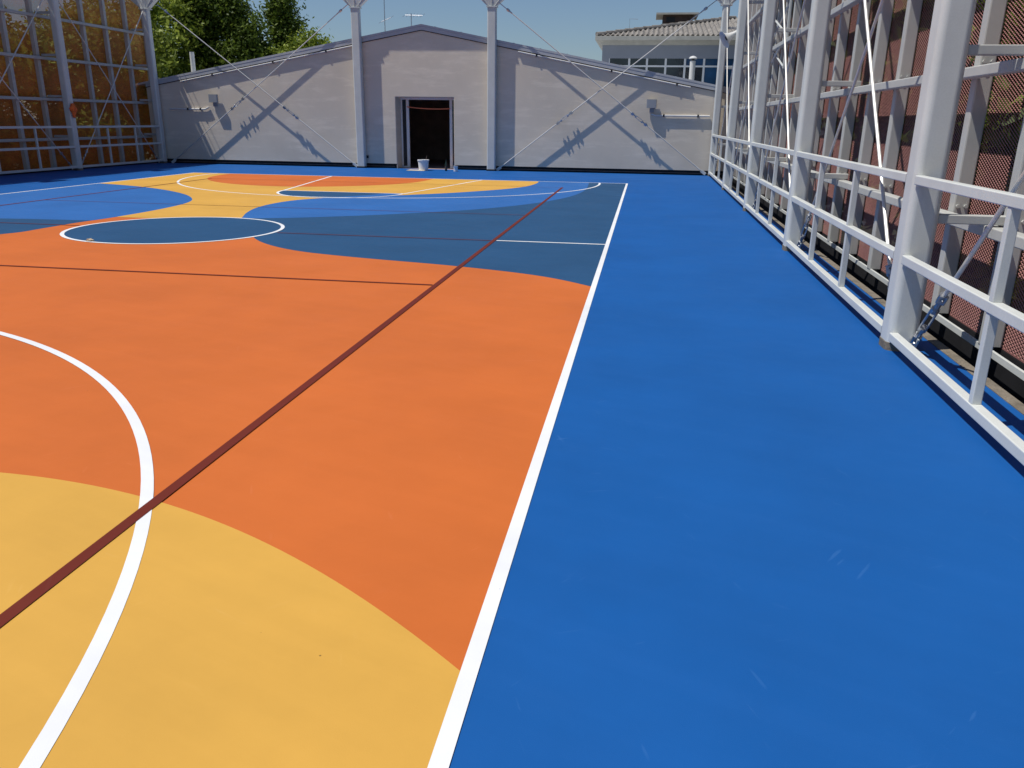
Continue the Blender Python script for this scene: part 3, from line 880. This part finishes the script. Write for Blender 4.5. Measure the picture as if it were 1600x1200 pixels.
# tiled hip roof as corrugated sheets
tl = MB()
sl = 0.215
ez = 5.98
ne = 420
vs, fs = [], []
x0_, x1_ = bx0 - 0.30, bx1 + 0.3
for i in range(ne + 1):
    x = x0_ + (x1_ - x0_) * i / ne
    reach = min(x - x0_, x1_ - x, 7.3)
    wv = 0.045 * math.sin(2 * math.pi * (x - x0_) / 0.245)
    rows = 9
    for r in range(rows + 1):
        t = reach * r / rows
        jz = 0.016 * math.sin(r * 2.1 + int((x - x0_) / 0.245) * 1.7)
        vs.append((x, BY - 0.30 + t, ez + sl * t + wv + (jz if 0 < r < rows else 0)))
for i in range(ne):
    for r in range(9):
        a = i * 10 + r
        fs.append((a, a + 10, a + 11, a + 1))
tl.add(vs, fs, True)
vs, fs = [], []
for i in range(200):
    yy = BY - 0.30 + 14.6 * i / 199
    reach = min(yy - (BY - 0.30), BY + 14.3 - yy, 7.3)
    wv = 0.045 * math.sin(2 * math.pi * yy / 0.245)
    vs += [(x0_, yy, ez + wv), (x0_ + reach, yy, ez + sl * reach + wv)]
fs = [(2 * i, 2 * i + 1, 2 * i + 3, 2 * i + 2) for i in range(199)]
tl.add(vs, fs, True)
rt = at(tl.build('tiled_roof', 'tile'), bd)
dk = MB()
dk.loft([[(x0_ + k + 0.05, BY - 0.25 + k, z), (x1_ - k - 0.05, BY - 0.25 + k, z), (x1_ - k - 0.05, BY + 14.25 - k, z), (x0_ + k + 0.05, BY + 14.25 - k, z)] for k, z in ((0, 5.92), (7.1, 5.91 + sl * 7.1))], True, False)
at(dk.build('roof_deck', 'tile'), bd)
hpz = MB()
for k in range(16):
    t0, t1 = 7.3 * k / 16, 7.3 * (k + 1.1) / 16
    hpz.tube([(x0_ + t0, BY - 0.30 + t0, ez + sl * t0 + 0.05), (x0_ + t1, BY - 0.30 + t1, ez + sl * t1 + 0.03)], [0.11, 0.09], 8)
hr = hpz.build('hip_tiles', 'tile'); hr.parent = rt; hr.matrix_parent_inverse = rt.matrix_parent_inverse.copy() if False else Matrix.Identity(4)
uf = MB().box(bx0 + 0.3, BY + 0.35, 5.0, bx1 - 0.3, BY + 13.6, 5.2).build('ceiling', 'render'); at(uf, bd)
# roof penthouse
ph = MB()
ph.box(0.52, 49.4, 6.7, 2.15, 51.4, 7.55)
pho = at(ph.build('roof_penthouse', 'brown'), bd)
q_ = MB().box(0.15, 49.1, 7.55, 2.45, 51.7, 7.64).build('penthouse_roof', 'cream'); q_.parent = pho
q_ = MB().box(0.72, 49.37, 7.18, 1.18, 49.42, 7.44).build('penthouse_opening', 'black'); q_.parent = pho
# ribbon windows
wx = [-2.1, -1.07, -0.18, 0.75, 1.70, 2.64, 3.6, 4.55, 5.5]
for i in range(len(wx) - 1):
    a, b = wx[i], wx[i + 1]
    fm = MB()
    t = 0.05
    fm.box(a, BY + 0.02, 3.2, a + t, BY + 0.12, 4.93)
    fm.box(b - t, BY + 0.02, 3.2, b - 0.003, BY + 0.12, 4.93)
    fm.box(a + t, BY + 0.025, 4.53, b - t, BY + 0.12, 4.61)
    fm.box(a + t, BY + 0.025, 3.2, b - t, BY + 0.12, 3.28)
    fo = at(fm.build('window', 'frame'), bd)
    for (z0, z1) in ((3.28, 4.53), (4.61, 4.925)):
        pn = MB().box(a + t, BY + 0.06, z0, b - t, BY + 0.075, z1).build('pane', 'glass_blue' if i >= 5 or (i == 4 and z0 > 4) else 'glass')
        pn.parent = fo
at(MB().box(bx0 + 0.3, BY + 3.5, 3.0, bx1 - 0.3, BY + 3.6, 5.0).build('inner_wall', 'interior'), bd)
tag(MB().tube([(-1.22, 46.6, 6.3), (-1.22, 46.6, 7.05), (-0.8, 46.6, 7.03)], 0.012, 5).build('roof_antenna', 'zinc'), 'thin hooked antenna on the tiled roof of the grey building', 'antenna', 'antennas on the tiled roof')

# ------------------------------------------------------------------ trees
def crown_mesh(name, material, blobs, nleaf, size, seed):
    rnd = random.Random(seed)
    vs, fs = [], []
    tot = sum(r[3] * r[4] for r in blobs)
    for (bx, by, bz, rr, rh) in blobs:
        cnt = int(nleaf * rr * rh / tot)
        ncl = max(6, cnt // 55)
        for c in range(ncl):
            u, v = rnd.uniform(-1, 1), rnd.uniform(0, 2 * math.pi)
            rad = rnd.uniform(0.25, 1.05) ** 0.6
            s_ = math.sqrt(1 - u * u)
            c0 = Vector((bx + rr * rad * s_ * math.cos(v), by + rr * rad * s_ * math.sin(v), bz + rh * rad * u))
            cr = rnd.uniform(0.18, 0.40)
            for k in range(55):
                p = c0 + Vector((rnd.gauss(0, cr), rnd.gauss(0, cr), rnd.gauss(0, cr * 0.7)))
                n_ = Vector((rnd.gauss(0, 0.6), rnd.gauss(0, 0.6), rnd.gauss(0.55, 0.5)))
                if n_.length < 0.05: continue
                n_.normalize()
                a = n_.cross(Vector((rnd.random() - .5, rnd.random() - .5, rnd.random() - .5))).normalized()
                b = n_.cross(a)
                L = size * rnd.uniform(0.6, 1.3)
                o = len(vs)
                vs += [p - a * L, p - b * L * 0.45, p + a * L, p + b * L * 0.45]
                fs.append((o, o + 1, o + 2, o + 3))
    me = bpy.data.meshes.new(name)
    me.from_pydata([tuple(v) for v in vs], [], fs)
    me.update()
    me.materials.append(MT[material])
    return me
def tree(x, y, z0, blobs, nleaf, size, seed, material, label, group, name='leafy_tree'):
    e = empty(name, (x, y, z0), label, 'tree', group)
    o = shared('crown', crown_mesh('crown', material, blobs, nleaf, size, seed), e, (0, 0, 0))
    rnd = random.Random(seed + 50)
    tb_ = MB()
    zc = sum(b[2] for b in blobs) / len(blobs)
    tb_.tube([(0, 0, 0), (0.08, 0.05, zc * 0.45), (-0.05, 0.1, zc * 0.8), (0, 0, zc)], [0.26, 0.2, 0.15, 0.07], 10)
    for b in blobs:
        st = Vector((0, 0.05, min(b[2], zc) * rnd.uniform(0.45, 0.7)))
        en = Vector((b[0], b[1], b[2]))
        mid = (st + en) / 2 + Vector((rnd.uniform(-.3, .3), rnd.uniform(-.3, .3), 0.1))
        tb_.tube([st, mid, en], [0.11, 0.07, 0.03], 7)
    t_ = tb_.build('trunk', 'trunk')
    t_.parent = e
    return e
GB = 'trees behind the hall roof'
tree(-26.5, 42.0, -3, [(0, 0, 6.8, 2.6, 2.4), (-2.2, 0, 8.6, 2.6, 2.4), (1.5, -1, 9.2, 2.0, 2.0), (0.6, 1, 11.6, 2.4, 1.9), (2.4, 0.3, 6.2, 1.9, 2.0), (-1.5, 1, 5.0, 2.4, 2.0)], 30000, 0.125, 11, 'leaf', 'bright green broad tree behind the roof beside the shaded fence', GB)
tree(-22.45, 44.0, -3, [(0, 0, 10.2, 0.9, 1.6), (-1.3, 0.2, 10.2, 1.3, 1.8), (0.9, 0, 9.1, 0.8, 0.9), (0.2, 0, 7.8, 1.6, 1.4), (1.5, 0, 8.0, 0.75, 0.8), (1.6, 0, 7.0, 1.3, 0.9), (-0.5, 0.3, 6.3, 1.6, 1.2), (-2.0, 0, 7.2, 1.2, 1.3), (-2.0, 0.2, 8.7, 1.2, 1.2), (-2.3, 0, 10.4, 1.0, 1.2)], 36000, 0.125, 12, 'leaf_dark', 'dark green tree between the bright broad tree and the slender tall tree', GB)
tree(-20.3, 46.0, -3, [(0, 0, 10.0, 0.6, 0.9), (-0.1, 0, 11.3, 0.5, 0.9), (0.1, 0, 9.0, 0.65, 0.8), (0.5, 0, 9.6, 0.35, 0.45), (-0.6, 0, 10.3, 0.28, 0.35), (0.1, 0, 8.0, 0.9, 0.7)], 11000, 0.11, 13, 'leaf_dark', 'slender tall dark tree rising above the hall roof', GB)
tree(-18.4, 44.0, -3, [(0.5, 0, 8.2, 0.8, 0.9), (-0.6, 0, 7.8, 0.9, 0.7), (-1.6, 0, 7.4, 0.8, 0.7), (0, 0, 6.9, 1.6, 0.8), (1.05, 0, 8.0, 0.4, 0.6)], 16000, 0.11, 14, 'leaf', 'low green tree right of the slender tall tree where the roof edge cuts it', GB)
GL = 'trees outside the shaded fence'
base_l = tree(-27.0, 30.0, -3, [(0, 0, 6.0, 2.6, 2.6), (-0.8, 2.2, 7.0, 2.2, 2.2), (0.4, -2.2, 6.4, 2.2, 2.4), (0.6, 0.3, 3.4, 2.2, 2.0), (0.2, 1.8, 3.2, 2.2, 1.9), (0.3, -2.4, 2.9, 2.0, 1.8)], 26000, 0.15, 21, 'leaf', 'leafy tree glimpsed through the backlit mesh of the shaded fence', GL)
def copy_tree(o, loc, rz, label, sc=1.0):
    c = o.copy(); COL.objects.link(c)
    c.location = loc; c.rotation_euler = (0, 0, rz); c.scale = (sc, sc, sc)
    c['label'] = label
    for ch_ in list(o.children):
        k = ch_.copy(); COL.objects.link(k); k.parent = c
    return c
for (x, y, rz, sc) in ((-27.5, 24.5, 2.1, 0.92), (-25.2, 35.5, 4.0, 1.05), (-27.8, 18.5, 5.2, 0.95)):
    copy_tree(base_l, (x, y, -3), rz, base_l['label'], sc)
GR = 'trees outside the sunlit fence'
base_r = tree(8.8, 11.0, -2.6, [(0, 0, 5.2, 2.0, 2.2), (-0.6, 2.0, 6.4, 1.9, 2.0), (0.4, -2.0, 5.6, 1.9, 2.0), (0.3, 0.3, 3.0, 1.8, 1.6), (0.2, 1.9, 2.7, 1.7, 1.5)], 20000, 0.16, 31, 'leaf_dark', 'dark tree glimpsed through the red brown mesh of the sunlit fence', GR)
for (x, y, rz, sc) in ((8.8, 15.5, 2.0, 1.3), (9.2, 20.5, 3.6, 1.35), (8.6, 6.3, 5.0, 1.25), (9.4, 26.0, 1.0, 1.35), (9.0, 32.0, 4.4, 1.4)):
    copy_tree(base_r, (x, y, -3), rz, base_r['label'], sc)
tree(4.9, 10.0, -3, [(0, 0, 3.3, 0.55, 0.7), (0.2, 0.8, 3.0, 0.5, 0.6)], 700, 0.14, 41, 'leaf_yellow', 'yellow green shrub glimpsed low through the red brown mesh', None, 'garden_shrub')
